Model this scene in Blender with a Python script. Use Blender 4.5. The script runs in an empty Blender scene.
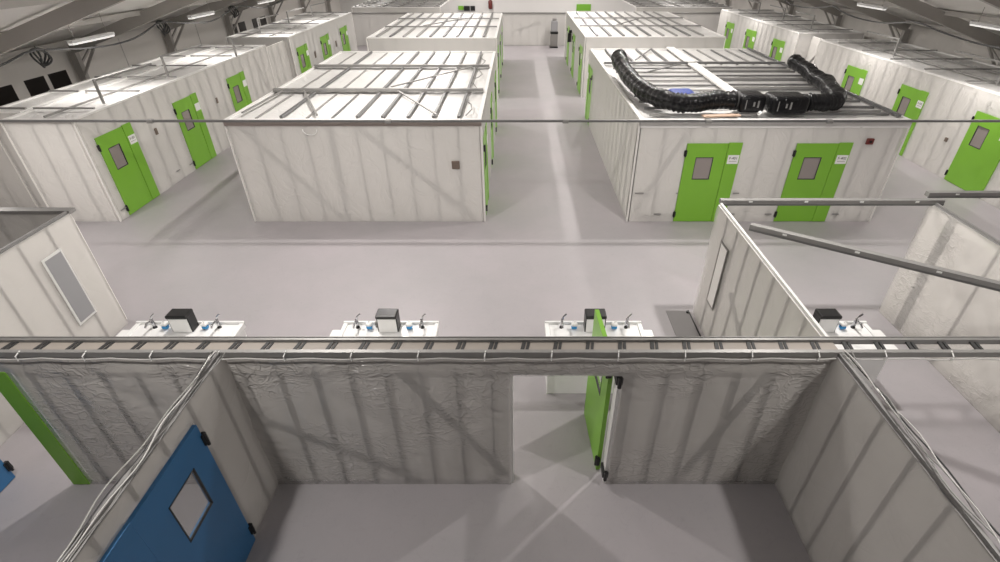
import bpy, bmesh, math, random
from mathutils import Vector, Matrix, noise
random.seed(7)
C = bpy.context.scene
COL = C.collection
R = math.radians

# ------------------------------------------------------------------ materials
def mat(name, col, rough=.5, metal=0, bump=None, var=None, alpha=1.0, spec=.5, emis=None, coat=0):
    m = bpy.data.materials.new(name); m.use_nodes = True
    nt = m.node_tree; N = nt.nodes; L = nt.links
    N.clear()
    out = N.new('ShaderNodeOutputMaterial'); p = N.new('ShaderNodeBsdfPrincipled')
    p.inputs['Base Color'].default_value = (*col, 1); p.inputs['Roughness'].default_value = rough
    p.inputs['Metallic'].default_value = metal; p.inputs['Specular IOR Level'].default_value = spec
    p.inputs['Coat Weight'].default_value = coat
    if emis:
        p.inputs['Emission Color'].default_value = (*emis[0], 1); p.inputs['Emission Strength'].default_value = emis[1]
    tc = N.new('ShaderNodeTexCoord')
    if var:                                   # var = (scale, amount, detail)
        nz = N.new('ShaderNodeTexNoise'); nz.inputs['Scale'].default_value = var[0]; nz.inputs['Detail'].default_value = 4
        L.new(tc.outputs['Object'], nz.inputs['Vector'])
        mx = N.new('ShaderNodeMix'); mx.data_type = 'RGBA'
        a = var[1]
        mx.inputs['A'].default_value = (*[c*(1-a) for c in col], 1); mx.inputs['B'].default_value = (*[min(1, c*(1+a)) for c in col], 1)
        L.new(nz.outputs['Fac'], mx.inputs['Factor']); L.new(mx.outputs['Result'], p.inputs['Base Color'])
    if bump:                                  # bump = (scale, strength, stretch xyz, ridged)
        mp = N.new('ShaderNodeMapping'); mp.inputs['Scale'].default_value = bump[2]
        L.new(tc.outputs['Object'], mp.inputs['Vector'])
        nb = N.new('ShaderNodeTexNoise'); nb.inputs['Scale'].default_value = bump[0]; nb.inputs['Detail'].default_value = 3
        nb.inputs['Distortion'].default_value = bump[3]
        L.new(mp.outputs['Vector'], nb.inputs['Vector'])
        # ridges: |n-.5| gives crease lines
        s = N.new('ShaderNodeMath'); s.operation = 'SUBTRACT'; s.inputs[1].default_value = .5; L.new(nb.outputs['Fac'], s.inputs[0])
        ab = N.new('ShaderNodeMath'); ab.operation = 'ABSOLUTE'; L.new(s.outputs[0], ab.inputs[0])
        pw = N.new('ShaderNodeMath'); pw.operation = 'POWER'; pw.inputs[1].default_value = .5; L.new(ab.outputs[0], pw.inputs[0])
        b = N.new('ShaderNodeBump'); b.inputs['Strength'].default_value = bump[1]; b.inputs['Distance'].default_value = .03
        L.new(pw.outputs[0], b.inputs['Height']); L.new(b.outputs['Normal'], p.inputs['Normal'])
    sh = p.outputs[0]
    if alpha < 1:
        t = N.new('ShaderNodeBsdfTransparent'); ms = N.new('ShaderNodeMixShader'); ms.inputs[0].default_value = alpha
        L.new(t.outputs[0], ms.inputs[1]); L.new(p.outputs[0], ms.inputs[2]); sh = ms.outputs[0]
    L.new(sh, out.inputs['Surface'])
    return m

M = {}
M['film'] = mat('plastic_film', (.87,.85,.815), .28, bump=(1.6,.85,(1,1,.8),1.8), alpha=.56, spec=.8)
M['film_near'] = mat('plastic_film_near', (.80,.775,.735), .17, bump=(1.3,.40,(1,1,.9),.8), alpha=.46, spec=1.0)
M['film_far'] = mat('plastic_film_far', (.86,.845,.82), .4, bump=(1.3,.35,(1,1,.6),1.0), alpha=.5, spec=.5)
def crease_film(m):
    nt = m.node_tree; N = nt.nodes; L = nt.links
    p = [n for n in N if n.type == 'BSDF_PRINCIPLED'][0]; old = p.inputs['Normal'].links[0].from_node
    tc = N.new('ShaderNodeTexCoord')
    def ridge(scale, st, rot, dist):
        mp = N.new('ShaderNodeMapping'); mp.inputs['Scale'].default_value = st; mp.inputs['Rotation'].default_value = rot
        L.new(tc.outputs['Object'], mp.inputs['Vector'])
        n = N.new('ShaderNodeTexNoise'); n.inputs['Scale'].default_value = scale; n.inputs['Detail'].default_value = 1; n.inputs['Distortion'].default_value = dist
        L.new(mp.outputs[0], n.inputs['Vector'])
        s = N.new('ShaderNodeMath'); s.operation = 'SUBTRACT'; s.inputs[1].default_value = .5; L.new(n.outputs['Fac'], s.inputs[0])
        a = N.new('ShaderNodeMath'); a.operation = 'ABSOLUTE'; L.new(s.outputs[0], a.inputs[0])
        mr = N.new('ShaderNodeMapRange'); mr.inputs['From Min'].default_value = 0; mr.inputs['From Max'].default_value = .07
        mr.inputs['To Min'].default_value = 1; mr.inputs['To Max'].default_value = 0; mr.interpolation_type = 'SMOOTHSTEP'
        L.new(a.outputs[0], mr.inputs['Value']); return mr.outputs[0]
    r1 = ridge(3.2, (1.2,1.2,3.2), (0,.35,0), .6); r2 = ridge(3.0, (2.2,2.2,2.4), (0,-.6,0), .9)
    mk = N.new('ShaderNodeTexNoise'); mk.inputs['Scale'].default_value = 1.1; mk.inputs['Detail'].default_value = 0; L.new(tc.outputs['Object'], mk.inputs['Vector'])
    mm = N.new('ShaderNodeMapRange'); mm.inputs['From Min'].default_value = .42; mm.inputs['From Max'].default_value = .62; L.new(mk.outputs['Fac'], mm.inputs['Value'])
    ad = N.new('ShaderNodeMath'); ad.operation = 'ADD'; L.new(r1, ad.inputs[0]); L.new(r2, ad.inputs[1])
    mu = N.new('ShaderNodeMath'); mu.operation = 'MULTIPLY'; L.new(ad.outputs[0], mu.inputs[0]); L.new(mm.outputs[0], mu.inputs[1])
    b = N.new('ShaderNodeBump'); b.inputs['Strength'].default_value = 1; b.inputs['Distance'].default_value = .009
    L.new(mu.outputs[0], b.inputs['Height']); L.new(old.outputs[0], b.inputs['Normal']); L.new(b.outputs[0], p.inputs['Normal'])
M['film_gloss'] = mat('plastic_film_creased', (.80,.775,.735), .15, bump=(1.3,.40,(1,1,.9),.8), alpha=.46, spec=1.0, coat=.6)
crease_film(M['film_gloss'])
M['roof_film'] = mat('roof_film', (.67,.66,.645), .35, bump=(1.7,.9,(1,1,1),1.8), spec=.5, var=(1.2,.05))
M['core'] = mat('insulation_board', (.82,.80,.77), .8)
M['stud'] = mat('galvanised_stud', (.27,.265,.26), .5, .2)
M['stud_soft'] = mat('galvanised_stud_light', (.42,.415,.40), .5, .1)
M['steel'] = mat('galvanised_steel', (.30,.295,.285), .45, .35, var=(9,.12))
M['beige'] = mat('beige_web_board', (.34,.305,.27), .6)
M['glass_clear'] = mat('clear_vision_pane', (.5,.5,.5), .08, alpha=.18, spec=.6)
M['steel_dark'] = mat('dark_steel_slot', (.05,.05,.05), .6, .3)
M['joist'] = mat('roof_joist_steel', (.20,.20,.20), .45, .6)
M['strip'] = mat('white_capping', (.80,.79,.77), .5)
M['pinkcap'] = mat('brown_capping_tape', (.42,.36,.33), .6)
M['green'] = mat('green_door_paint', (.21,.47,.04), .38, var=(3,.04))
M['blue'] = mat('blue_door_paint', (.04,.165,.36), .4, var=(3,.05))
M['black'] = mat('black_plastic', (.012,.012,.012), .35)
M['blackgloss'] = mat('glossy_black_plastic', (.006,.006,.007), .3, bump=(5,.6,(1,1,1),1), spec=.3)
M['duct'] = mat('black_duct_sleeve', (.007,.007,.008), .2, bump=(9,.35,(1,1,1),1), spec=.3)
M['white'] = mat('white_gelcoat', (.86,.86,.85), .25)
M['whitetie'] = mat('white_plastic', (.85,.85,.83), .4)
M['chrome'] = mat('chrome', (.55,.55,.57), .15, 1)
M['bluegel'] = mat('blue_soap', (.03,.28,.62), .3)
M['bluebag'] = mat('blue_sheet', (.012,.035,.2), .45, bump=(6,.6,(1,1,1),1))
M['card'] = mat('cardboard', (.50,.36,.27), .8)
M['red'] = mat('red_plastic', (.16,.03,.025), .4)
M['brown'] = mat('grey_brown_box', (.17,.13,.105), .6)
M['panel'] = mat('grey_panel', (.33,.33,.34), .5)
M['panelframe'] = mat('white_frame', (.75,.75,.73), .5)
M['glass'] = mat('vision_pane', (.30,.265,.25), .12, spec=.6)
M['paneframe'] = mat('pane_gasket', (.05,.05,.05), .5)
M['mat'] = mat('grey_patch', (.27,.26,.26), .7)  # even grey for the rectangular patch on the floor
M['silver'] = mat('silver_cable', (.45,.45,.43), .3, .4)
M['whitecable'] = mat('white_cable', (.62,.61,.59), .4)
M['darkcable'] = mat('dark_cable', (.06,.06,.06), .5)
M['tent'] = mat('tent_membrane', (.80,.78,.75), .7, bump=(.5,.3,(1,1,1),.5))
M['tentwall'] = mat('tent_side_sheet', (.72,.69,.65), .6, bump=(1.2,.25,(.3,2.2,.2),.6))
M['frame'] = mat('tent_aluminium', (.40,.38,.355), .5, .1)
M['frame2'] = mat('purlin_aluminium', (.52,.50,.475), .5, .1)
M['window'] = mat('dark_window', (.012,.009,.008), .3)
M['signgreen'] = mat('sign_green', (.20,.48,.04), .5)
M['text'] = mat('black_print', (.02,.02,.02), .6)
M['paper'] = mat('white_card', (.82,.82,.80), .6)
M['lamp'] = mat('lamp_diffuser', (.9,.9,.9), .5, emis=((1,.97,.93), .6))
M['lampbody'] = mat('lamp_body', (.7,.7,.7), .5)
M['grey'] = mat('grey_casing', (.23,.22,.21), .5)

# floor: grey-lilac vinyl with faint scuffs and sheet variation
def floor_grey():
    m = mat('grey_vinyl_floor', (.42,.395,.41), .42, spec=.35)
    nt = m.node_tree; N = nt.nodes; L = nt.links
    p = [n for n in N if n.type == 'BSDF_PRINCIPLED'][0]
    tc = N.new('ShaderNodeTexCoord')
    n1 = N.new('ShaderNodeTexNoise'); n1.inputs['Scale'].default_value = .35; n1.inputs['Detail'].default_value = 8; n1.inputs['Roughness'].default_value = .65
    L.new(tc.outputs['Object'], n1.inputs['Vector'])
    r = N.new('ShaderNodeValToRGB'); r.color_ramp.elements[0].position = .3; r.color_ramp.elements[1].position = .7
    r.color_ramp.elements[0].color = (.35,.337,.345,1); r.color_ramp.elements[1].color = (.415,.383,.40,1)
    L.new(n1.outputs['Fac'], r.inputs[0])
    n2 = N.new('ShaderNodeTexNoise'); n2.inputs['Scale'].default_value = 2.2; n2.inputs['Detail'].default_value = 6; n2.inputs['Distortion'].default_value = 2
    L.new(tc.outputs['Object'], n2.inputs['Vector'])
    r2 = N.new('ShaderNodeValToRGB'); r2.color_ramp.elements[0].position = .49; r2.color_ramp.elements[1].position = .505
    r2.color_ramp.elements[0].color = (1,1,1,1); r2.color_ramp.elements[1].color = (1,1,1,1)
    e = r2.color_ramp.elements.new(.4975); e.color = (.93,.93,.93,1)
    L.new(n2.outputs['Fac'], r2.inputs[0])
    mx = N.new('ShaderNodeMix'); mx.data_type = 'RGBA'; mx.blend_type = 'MULTIPLY'; mx.inputs['Factor'].default_value = 1
    L.new(r.outputs[0], mx.inputs['A']); L.new(r2.outputs[0], mx.inputs['B']); L.new(mx.outputs['Result'], p.inputs['Base Color'])
    return m
M['floor'] = floor_grey()

# ------------------------------------------------------------------ mesh helpers (world coordinates)
class MB:
    def __init__(s): s.v = []; s.f = []
    def add(s, vs, fs):
        n = len(s.v); s.v += [Vector(v) for v in vs]; s.f += [tuple(i+n for i in f) for f in fs]; return s
    def box(s, a, b, bev=0):
        x0,y0,z0 = [min(p,q) for p,q in zip(a,b)]; x1,y1,z1 = [max(p,q) for p,q in zip(a,b)]
        if bev:
            bm = bmesh.new(); bmesh.ops.create_cube(bm, size=1)
            bmesh.ops.scale(bm, vec=(x1-x0,y1-y0,z1-z0), verts=bm.verts)
            bmesh.ops.bevel(bm, geom=bm.edges[:], offset=bev, segments=3, affect='EDGES', profile=.5)
            bmesh.ops.translate(bm, vec=((x0+x1)/2,(y0+y1)/2,(z0+z1)/2), verts=bm.verts)
            return s.frombm(bm)
        return s.add([(x0,y0,z0),(x1,y0,z0),(x1,y1,z0),(x0,y1,z0),(x0,y0,z1),(x1,y0,z1),(x1,y1,z1),(x0,y1,z1)],
              [(3,2,1,0),(4,5,6,7),(0,1,5,4),(1,2,6,5),(2,3,7,6),(3,0,4,7)])
    def frombm(s, bm):
        bm.verts.index_update(); s.add([v.co.copy() for v in bm.verts], [[v.index for v in f.verts] for f in bm.faces]); bm.free(); return s
    def bar(s, p, q, w, h, up=(0,0,1)):         # rectangular bar between two points
        p = Vector(p); q = Vector(q); d = (q-p).normalized(); u = Vector(up)
        r = d.cross(u)
        if r.length < 1e-4: r = d.cross(Vector((0,1,0)))
        r.normalize(); u = r.cross(d)
        vs = [e + r*(w/2*i) + u*(h/2*j) for e in (p,q) for i,j in ((-1,-1),(1,-1),(1,1),(-1,1))]
        return s.add(vs, [(0,1,2,3),(7,6,5,4),(0,4,5,1),(1,5,6,2),(2,6,7,3),(3,7,4,0)])
    def tube(s, pts, r, seg=8, rf=None):
        pts = [Vector(p) for p in pts]; vs = []; fs = []
        up = Vector((0,0,1))
        for i,p in enumerate(pts):
            d = (pts[min(i+1,len(pts)-1)] - pts[max(i-1,0)]).normalized()
            a = d.cross(up)
            if a.length < .05: a = d.cross(Vector((1,0,0)))
            a.normalize(); b = a.cross(d)
            rr = rf(i) if rf else r
            for k in range(seg):
                t = 2*math.pi*k/seg; vs.append(p + a*math.cos(t)*rr + b*math.sin(t)*rr)
        for i in range(len(pts)-1):
            for k in range(seg):
                k2 = (k+1)%seg; fs.append((i*seg+k, i*seg+k2, (i+1)*seg+k2, (i+1)*seg+k))
        fs.append(tuple(range(seg-1,-1,-1))); fs.append(tuple((len(pts)-1)*seg+k for k in range(seg)))
        return s.add(vs, fs)
    def xf(s, mtx):
        s.v = [mtx @ v for v in s.v]; return s

def tag(o, label=None, cat=None, group=None, kind=None):
    if label: o['label'] = label
    if cat: o['category'] = cat
    if group: o['group'] = group
    if kind: o['kind'] = kind
    return o

def root_of(o):
    while o.parent: o = o.parent
    return o

def obj(name, mb, m, parent=None, origin=None, smooth=False, label=None):
    O = root_of(parent)['_o'] if parent else (origin or (0,0,0))
    O = Vector(O)
    me = bpy.data.meshes.new(name)
    me.from_pydata([tuple(v-O) for v in mb.v], [], mb.f); me.validate(); me.update()
    me.materials.append(M[m] if isinstance(m, str) else m)
    if smooth:
        for p in me.polygons: p.use_smooth = True
    o = bpy.data.objects.new(name, me); COL.objects.link(o)
    if parent: o.parent = parent
    else: o.location = O
    if label: o['label'] = label
    return o

ROOTS = []
def thing(name, label, cat, loc, group=None):
    o = bpy.data.objects.new(name, None); COL.objects.link(o); o.location = loc; o['_o'] = list(loc)
    o.empty_display_size = .2
    ROOTS.append(o)
    return tag(o, label, cat, group)

def single(name, mb, m, label, cat, group=None, smooth=False, origin=None):
    xs = [v.x for v in mb.v]; ys = [v.y for v in mb.v]; zs = [v.z for v in mb.v]
    O = origin or ((min(xs)+max(xs))/2, (min(ys)+max(ys))/2, min(zs))
    return tag(obj(name, mb, m, None, O, smooth), label, cat, group)

def struct(name, mb, m, smooth=False):
    return tag(obj(name, mb, m, smooth=smooth), kind='structure')

def text_mesh(txt, size, frame, m, parent, name='lettering'):
    cu = bpy.data.curves.new('t', 'FONT'); cu.body = txt; cu.size = size; cu.align_x = 'CENTER'; cu.align_y = 'CENTER'
    cu.extrude = .001
    t = bpy.data.objects.new('t', cu); COL.objects.link(t)
    dg = bpy.context.evaluated_depsgraph_get(); me0 = bpy.data.meshes.new_from_object(t.evaluated_get(dg))
    mb = MB(); mb.add([frame @ v.co for v in me0.vertices], [tuple(p.vertices) for p in me0.polygons])
    bpy.data.objects.remove(t); bpy.data.curves.remove(cu); bpy.data.meshes.remove(me0)
    return obj(name, mb, m, parent)

# ------------------------------------------------------------------ film-clad wall
def film_grid(P, a, n, L, z0, z1, off, openings, step, sp, seed, sag=.014, rip=.010, s0=0, crease=0):
    """grid of film: P corner, a = unit along, n = outward normal, drapes between studs"""
    def cuts(lo, hi, extra):
        k = max(1, round((hi-lo)/step)); c = {round(lo+(hi-lo)*i/k, 4) for i in range(k+1)}
        for e in extra:
            if lo < e < hi:
                c = {x for x in c if abs(x-e) > step*.3 or x in (round(lo,4), round(hi,4))}; c.add(round(e,4))
        return sorted(c)
    S = cuts(0, L, [e for o in openings for e in (o[0], o[1])]); Z = cuts(z0, z1, [e for o in openings for e in (o[2], o[3])])
    mb = MB(); vs = []; fs = []
    for z in Z:
        for s in S:
            q = P + a*s + Vector((0,0,z))
            edge = max(0, min(1, min(z-z0, z1-z)/.15))
            for o in openings:
                dx = max(o[0]-s, 0, s-o[1]); dz = max(o[2]-z, 0, z-o[3]); edge *= min(1, math.hypot(dx,dz)/.15)
            d = off + sag*abs(math.sin(math.pi*(s-s0)/sp))*edge
            nv = noise.noise(Vector((s*1.7+seed*11.3, z*1.1+s*.9, seed)))
            nv2 = noise.noise(Vector((s*4+seed*5.1, z*4-s*2, seed+9)))
            d += (rip*1.6*abs(nv)*2 + rip*.5*abs(nv2))*edge
            if crease:
                c1 = noise.noise(Vector((s*3.1-z*2.2+seed, z*7+s*2.6, seed+3)))
                c2 = noise.noise(Vector((s*6+z*5+seed, z*11-s*5, seed+6)))
                reg = max(0, noise.noise(Vector((s*.8, z*1.0, seed+20)))+.12)*1.5
                d += crease*((1-abs(c1)*3.2)*1.0 + (1-abs(c2)*3)*.45)*reg*edge + crease*.6*edge
            vs.append(q + n*d)
    W = len(S)
    for j in range(len(Z)-1):
        for i in range(W-1):
            sc = (S[i]+S[i+1])/2; zc = (Z[j]+Z[j+1])/2
            if any(o[0] < sc < o[1] and o[2] < zc < o[3] for o in openings): continue
            fs.append((j*W+i, j*W+i+1, (j+1)*W+i+1, (j+1)*W+i))
    mb.add(vs, fs); return mb

def core_mesh(P, a, n, L, z0, z1, lo, hi, openings):
    S = sorted({0, L} | {e for o in openings for e in (o[0], o[1]) if 0 < e < L})
    Z = sorted({z0, z1} | {e for o in openings for e in (o[2], o[3]) if z0 < e < z1})
    mb = MB()
    for i in range(len(S)-1):
        for j in range(len(Z)-1):
            sc = (S[i]+S[i+1])/2; zc = (Z[j]+Z[j+1])/2
            if any(o[0] < sc < o[1] and o[2] < zc < o[3] for o in openings): continue
            c = [P + a*s + n*d + Vector((0,0,z)) for z in (Z[j], Z[j+1]) for s,d in ((S[i],lo),(S[i+1],lo),(S[i+1],hi),(S[i],hi))]
            mb.add(c, [(3,2,1,0),(4,5,6,7),(0,1,5,4),(1,2,6,5),(2,3,7,6),(3,0,4,7)])
    return mb

SEED = [0]
def STUD(film): return 'stud' if film in ('film_near','film_gloss') else 'stud_soft'
def film_wall(parent, p, q, nrm, H, openings=(), sp=.6, braces=(), step=.15, film='film', depth=.045, z0=0.0,
              panel_name='wall_panel', panel_parent=True, make_core=True, studs=True, film_top=None, s0=0, rip=.010, double=None, brace_w=.10, crease=0, stud_w=.042):
    P = Vector((p[0],p[1],0)); Q = Vector((q[0],q[1],0)); L = (Q-P).length; a = (Q-P)/L; n = Vector((nrm[0],nrm[1],0))
    SEED[0] += 1
    if make_core:
        panel = obj(panel_name, core_mesh(P, a, n, L, z0, H, -.02, 0, openings), 'core', parent)
    else: panel = parent
    if studs:
        s = s0 or sp
        ss = []
        while s < L-.05: ss.append(s); s += sp
        for s in ss:
            zs = [(z0, H)]
            for o in openings:
                if o[0]-.02 < s < o[1]+.02: zs = [(o[3], H)] if o[2] <= z0+.01 else zs
            for (u0,u1) in zs:
                if u1-u0 < .06: continue
                b = P + a*s
                w = stud_w if not (double and any(abs(s-x) < .03 for x in double)) else .12
                obj('stud', MB().bar(b + n*(depth/2+.003) + Vector((0,0,u0+.01)), b + n*(depth/2+.003) + Vector((0,0,u1-.01)), w, depth-.006, up=n), STUD(film), panel)
        for (s1,za,s2,zb) in braces:
            b1 = P + a*s1 + n*(depth*.5) + Vector((0,0,za)); b2 = P + a*s2 + n*(depth*.5) + Vector((0,0,zb))
            obj('brace', brace_bar(b1, b2, n, brace_w), STUD(film), panel)
    mbf = film_grid(P, a, n, L, z0, film_top or H, depth+.006, openings, step, sp, SEED[0], s0=s0 or sp, rip=rip, crease=crease)
    obj('film_sheet', mbf, film, panel, smooth=True)
    return panel

def brace_bar(b1, b2, n, w):
    return MB().bar(b1, b2, w, .02, up=n)

# ------------------------------------------------------------------ doors
def frame_mtx(P, a, n):
    a = Vector(a).normalized(); n = Vector(n).normalized(); z = Vector((0,0,1))
    m = Matrix(((a.x, n.x, 0, P[0]), (a.y, n.y, 0, P[1]), (0, 0, 1, P[2] if len(P) > 2 else 0), (0,0,0,1)))
    return m
def door(parent, hinge, a, n, main=1.0, side=.34, h=2.08, m='green', glass='glass', sign='F-401', window=True, handle=True, proud=.06, t=.05, lod=0):
    """hinge = floor point at the hinge side, a = towards the latch, n = outward; local x along, y out"""
    T = frame_mtx((hinge[0],hinge[1],0), a, n)
    lf = obj('door', leaf_mesh(0.01, main, .012, h, proud-t, proud, T, window), m, parent)
    if window:
        w0,w1,z0,z1 = .27,.70,1.17,1.74
        g = MB().box((w0+.012,proud-t*.55,z0+.012),(w1-.012,proud-t*.35,z1-.012)).xf(T); obj('vision_panel', g, glass, lf)
        fr = MB()
        for (x0,x1,u0,u1) in ((w0,w1,z0,z0+.014),(w0,w1,z1-.014,z1),(w0,w0+.014,z0,z1),(w1-.014,w1,z0,z1)):
            fr.box((x0,proud-t*.4,u0),(x1,proud+.004,u1))
        obj('pane_gasket', fr.xf(T), 'paneframe', lf)
    for zz in (.22, 1.84):
        hm = MB().box((-.035,proud-.03,zz-.07),(.035,proud+.018,zz+.07), .006)
        hm.tube([(0,proud+.02,zz-.085),(0,proud+.02,zz+.085)], .018, 8)
        obj('hinge', hm.xf(T), 'black', lf)
    if handle:
        hm = MB().box((main-.11,proud,.98),(main-.06,proud+.012,1.14), .004)
        hm.tube([(main-.085,proud+.01,1.06),(main-.085,proud+.055,1.06),(main-.2,proud+.055,1.06)], .009, 6)
        obj('handle', hm.xf(T), 'stud' if m == 'green' else 'chrome', lf)
    if side:
        sl = obj('side_leaf', MB().box((main+.008,proud-t,.012),(main+side,proud+.012,h+.02), .004).xf(T), m, parent)
        if sign:
            pl = obj('door_sign', MB().box((main+.05,proud+.0125,1.58),(main+side-.02,proud+.018,1.80)).xf(T), 'paper', sl)
            if lod == 0:
                # text drawn facing outwards: x along must read left to right seen from outside
                rd = Vector((0,0,1)).cross(Vector(n).normalized())      # viewer's right, seen from outside
                cen = T @ Vector((main+side/2+.015, proud+.019, 1.72))
                F = Matrix(((rd.x,0,n[0],cen.x),(rd.y,0,n[1],cen.y),(0,1,0,cen.z),(0,0,0,1)))
                text_mesh(sign, .09, F, 'text', sl)
                pl2 = obj('sign_line', MB().box((main+.09,proud+.0185,1.64),(main+side-.06,proud+.0195,1.65)).xf(T), 'stud', sl)
    return lf
def leaf_mesh(x0, x1, z0, z1, y0, y1, T, window):
    mb = MB()
    if not window: return mb.box((x0,y0,z0),(x1,y1,z1), .004).xf(T)
    w0,w1,u0,u1 = .27,.70,1.17,1.74
    X = [x0,w0,w1,x1]; Z = [z0,u0,u1,z1]
    vs = [(x,y,z) for y in (y0,y1) for z in Z for x in X]; fs = []
    for j in range(3):
        for i in range(3):
            if i == 1 and j == 1: continue
            A = j*4+i; fs.append((A, A+1, A+5, A+4)); B = 16+A; fs.append((B, B+4, B+5, B+1))
    def rim(ids):
        for k in range(len(ids)):
            p,q = ids[k], ids[(k+1)%len(ids)]; fs.append((p, p+16, q+16, q))
    rim([0,1,2,3,7,11,15,14,13,12,8,4]); rim([5,9,10,6])
    mb.add(vs, fs); mb.xf(T)
    return mb

# ------------------------------------------------------------------ room block
def joist_bar(p, q, w=.05, h=.05): return MB().bar(p, q, w, h)

def room_block(label, x0, x1, y0, y1, H, faces, group=None, roof=None, step=.2, sp=.6, name='isolation_room', film='film'):
    t = thing(name, label, 'room', ((x0+x1)/2, (y0+y1)/2, 0), group)
    D = .045
    for side, (ops, braces, kw) in faces.items():
        if side == 'front':  p,q,n = (x0+D,y0+D),(x1-D,y0+D),(0,-1)
        if side == 'back':   p,q,n = (x1-D,y1-D),(x0+D,y1-D),(0,1)
        if side == 'right':  p,q,n = (x1-D,y0+D),(x1-D,y1-D),(1,0)
        if side == 'left':   p,q,n = (x0+D,y1-D),(x0+D,y0+D),(-1,0)
        film_wall(t, p, q, n, H, ops, braces=braces, **{**dict(sp=sp, step=step, film=film), **kw})
    # corner posts and base line
    for (cx,cy) in ((x0+.004,y0+.004),(x1-.004,y0+.004),(x0+.004,y1-.004),(x1-.004,y1-.004)):
        obj('corner_post', MB().box((cx-.022,cy-.022,0),(cx+.022,cy+.022,H), .01), 'core', t)
    # roof sheet with ripples
    mb = MB(); nx = max(2,int((x1-x0)/.35)); ny = max(2,int((y1-y0)/.35)); vs = []; fs = []
    SEED[0] += 1
    for j in range(ny+1):
        for i in range(nx+1):
            x = x0+(x1-x0)*i/nx; y = y0+(y1-y0)*j/ny
            e = 0 if i in (0,nx) or j in (0,ny) else 1
            z = H + e*(.015*noise.noise(Vector((x*1.3,y*1.3,SEED[0]))) - .02*abs(math.sin(math.pi*(x-x0)/.6)))
            vs.append((x,y,z))
    for j in range(ny):
        for i in range(nx): k = j*(nx+1)+i; fs.append((k,k+1,k+nx+2,k+nx+1))
    mb.add(vs,fs); obj('roof_sheet', mb, 'roof_film', t, smooth=True)
    # perimeter capping
    for a,b in (((x0,y0+.05),(x1,y0+.05)),((x0,y1-.05),(x1,y1-.05)),((x0+.05,y0+.1),(x0+.05,y1-.1)),((x1-.05,y0+.1),(x1-.05,y1-.1))):
        obj('roof_capping', MB().bar((a[0],a[1],H+.02),(b[0],b[1],H+.02), .09, .04), 'strip', t)
    if roof: roof(t, H)
    return t

def op(s, w=1.34, h=2.08): return (s, s+w, 0, h)
def add_door(t, side, blk, pos, hinge_first=True, sign='', lod=0, m='green', **kw):
    """pos = range along X or Y"""
    x0,x1,y0,y1 = blk; lo,hi = pos
    if side == 'front': A,B,n = (lo,y0+.045),(hi,y0+.045),(0,-1)
    if side == 'right': A,B,n = (x1-.045,lo),(x1-.045,hi),(1,0)
    if side == 'left':  A,B,n = (x0+.045,lo),(x0+.045,hi),(-1,0)
    if not hinge_first: A,B = B,A
    a = Vector((B[0]-A[0],B[1]-A[1])).normalized(); w = hi-lo
    side_w = .34*w/1.34
    return door(t, A, (a.x,a.y,0), (n[0],n[1],0), main=w-side_w, side=side_w, sign=sign, lod=lod, m=m, handle=False, **kw)

HB = 2.6
# ---- left centre block
L1 = (-6.88,-.86,11.9,21.2)
def roof_L1(t, H):
    x0,x1,y0,y1 = L1
    for yy in (14.6, 18.0):
        obj('cross_rail', MB().bar((x0+.1,yy,H+.10),(x1-.1,yy,H+.10), .10, .07), 'steel', t)
        obj('cap_board', MB().bar((x0+.1,yy+.16,H+.06),(x1-.1,yy+.16,H+.06), .22, .05), 'strip', t)
    for (a,b) in ((12.1,14.5),(14.9,17.9),(18.3,21.0)):
        k = 0; x = x1-.55
        while x > x0+.2:
            heavy = k < 5 or k == 7
            obj('roof_joist', joist_bar((x,a,H+.04 if heavy else H+.012),(x,b,H+.04 if heavy else H+.012), .06 if heavy else .04, .06 if heavy else .03), 'joist' if heavy or k % 2 else 'steel', t)
            x -= .6; k += 1
    for p,q in (((-5.9,14.5),(-4.75,12.1)),((-3.3,14.5),(-1.9,12.1)),((-3.6,15.0),(-1.5,17.9)),((-6.5,14.5),(-6.6,12.3))):
        obj('roof_brace', MB().bar((p[0],p[1],H+.09),(q[0],q[1],H+.09), .05, .03), 'steel', t)
    pts = [(-1.25+.12*math.sin(i*1.3), 12.3+i*.42, H+.03+.05*abs(math.sin(i*.9))) for i in range(20)]
    obj('roof_cable', MB().tube(pts, .014, 6), 'steel', t)
t = room_block('white film-clad room left of the central aisle, with open stud roof and plain front wall', *L1, HB, {
    'front': ([], [(.25,2.5,2.2,.15),(3.0,2.5,5.7,.1)], dict(step=.11, double=(2.4,), s0=.6)),
    'right': ([op(.35-.045), op(3.75), op(7.2)], [], dict(step=.3)),
    'left':  ([], [], dict(step=.5)), 'back': ([], [], dict(step=.5))}, roof=roof_L1)
add_door(t, 'right', L1, (12.25,13.55), sign='F-301', lod=1)
add_door(t, 'right', L1, (15.7,17.0), sign='F-302', lod=1)
add_door(t, 'right', L1, (19.15,20.45), sign='F-303', lod=1)
obj('top_trim', MB().box((L1[0],11.87,2.5),(L1[1],11.895,2.585)), 'pinkcap', t)
obj('junction_box', MB().box((-1.62,11.85,1.45),(-1.43,11.9,1.65), .01), 'brown', t)
# small hanging white tape loop
obj('tape_loop', MB().tube([(-4.9+.17*math.cos(a), 11.86, 2.42+.13*math.sin(a)) for a in [math.pi*(1+i/10) for i in range(11)]], .012, 6), 'whitetie', t)

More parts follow.
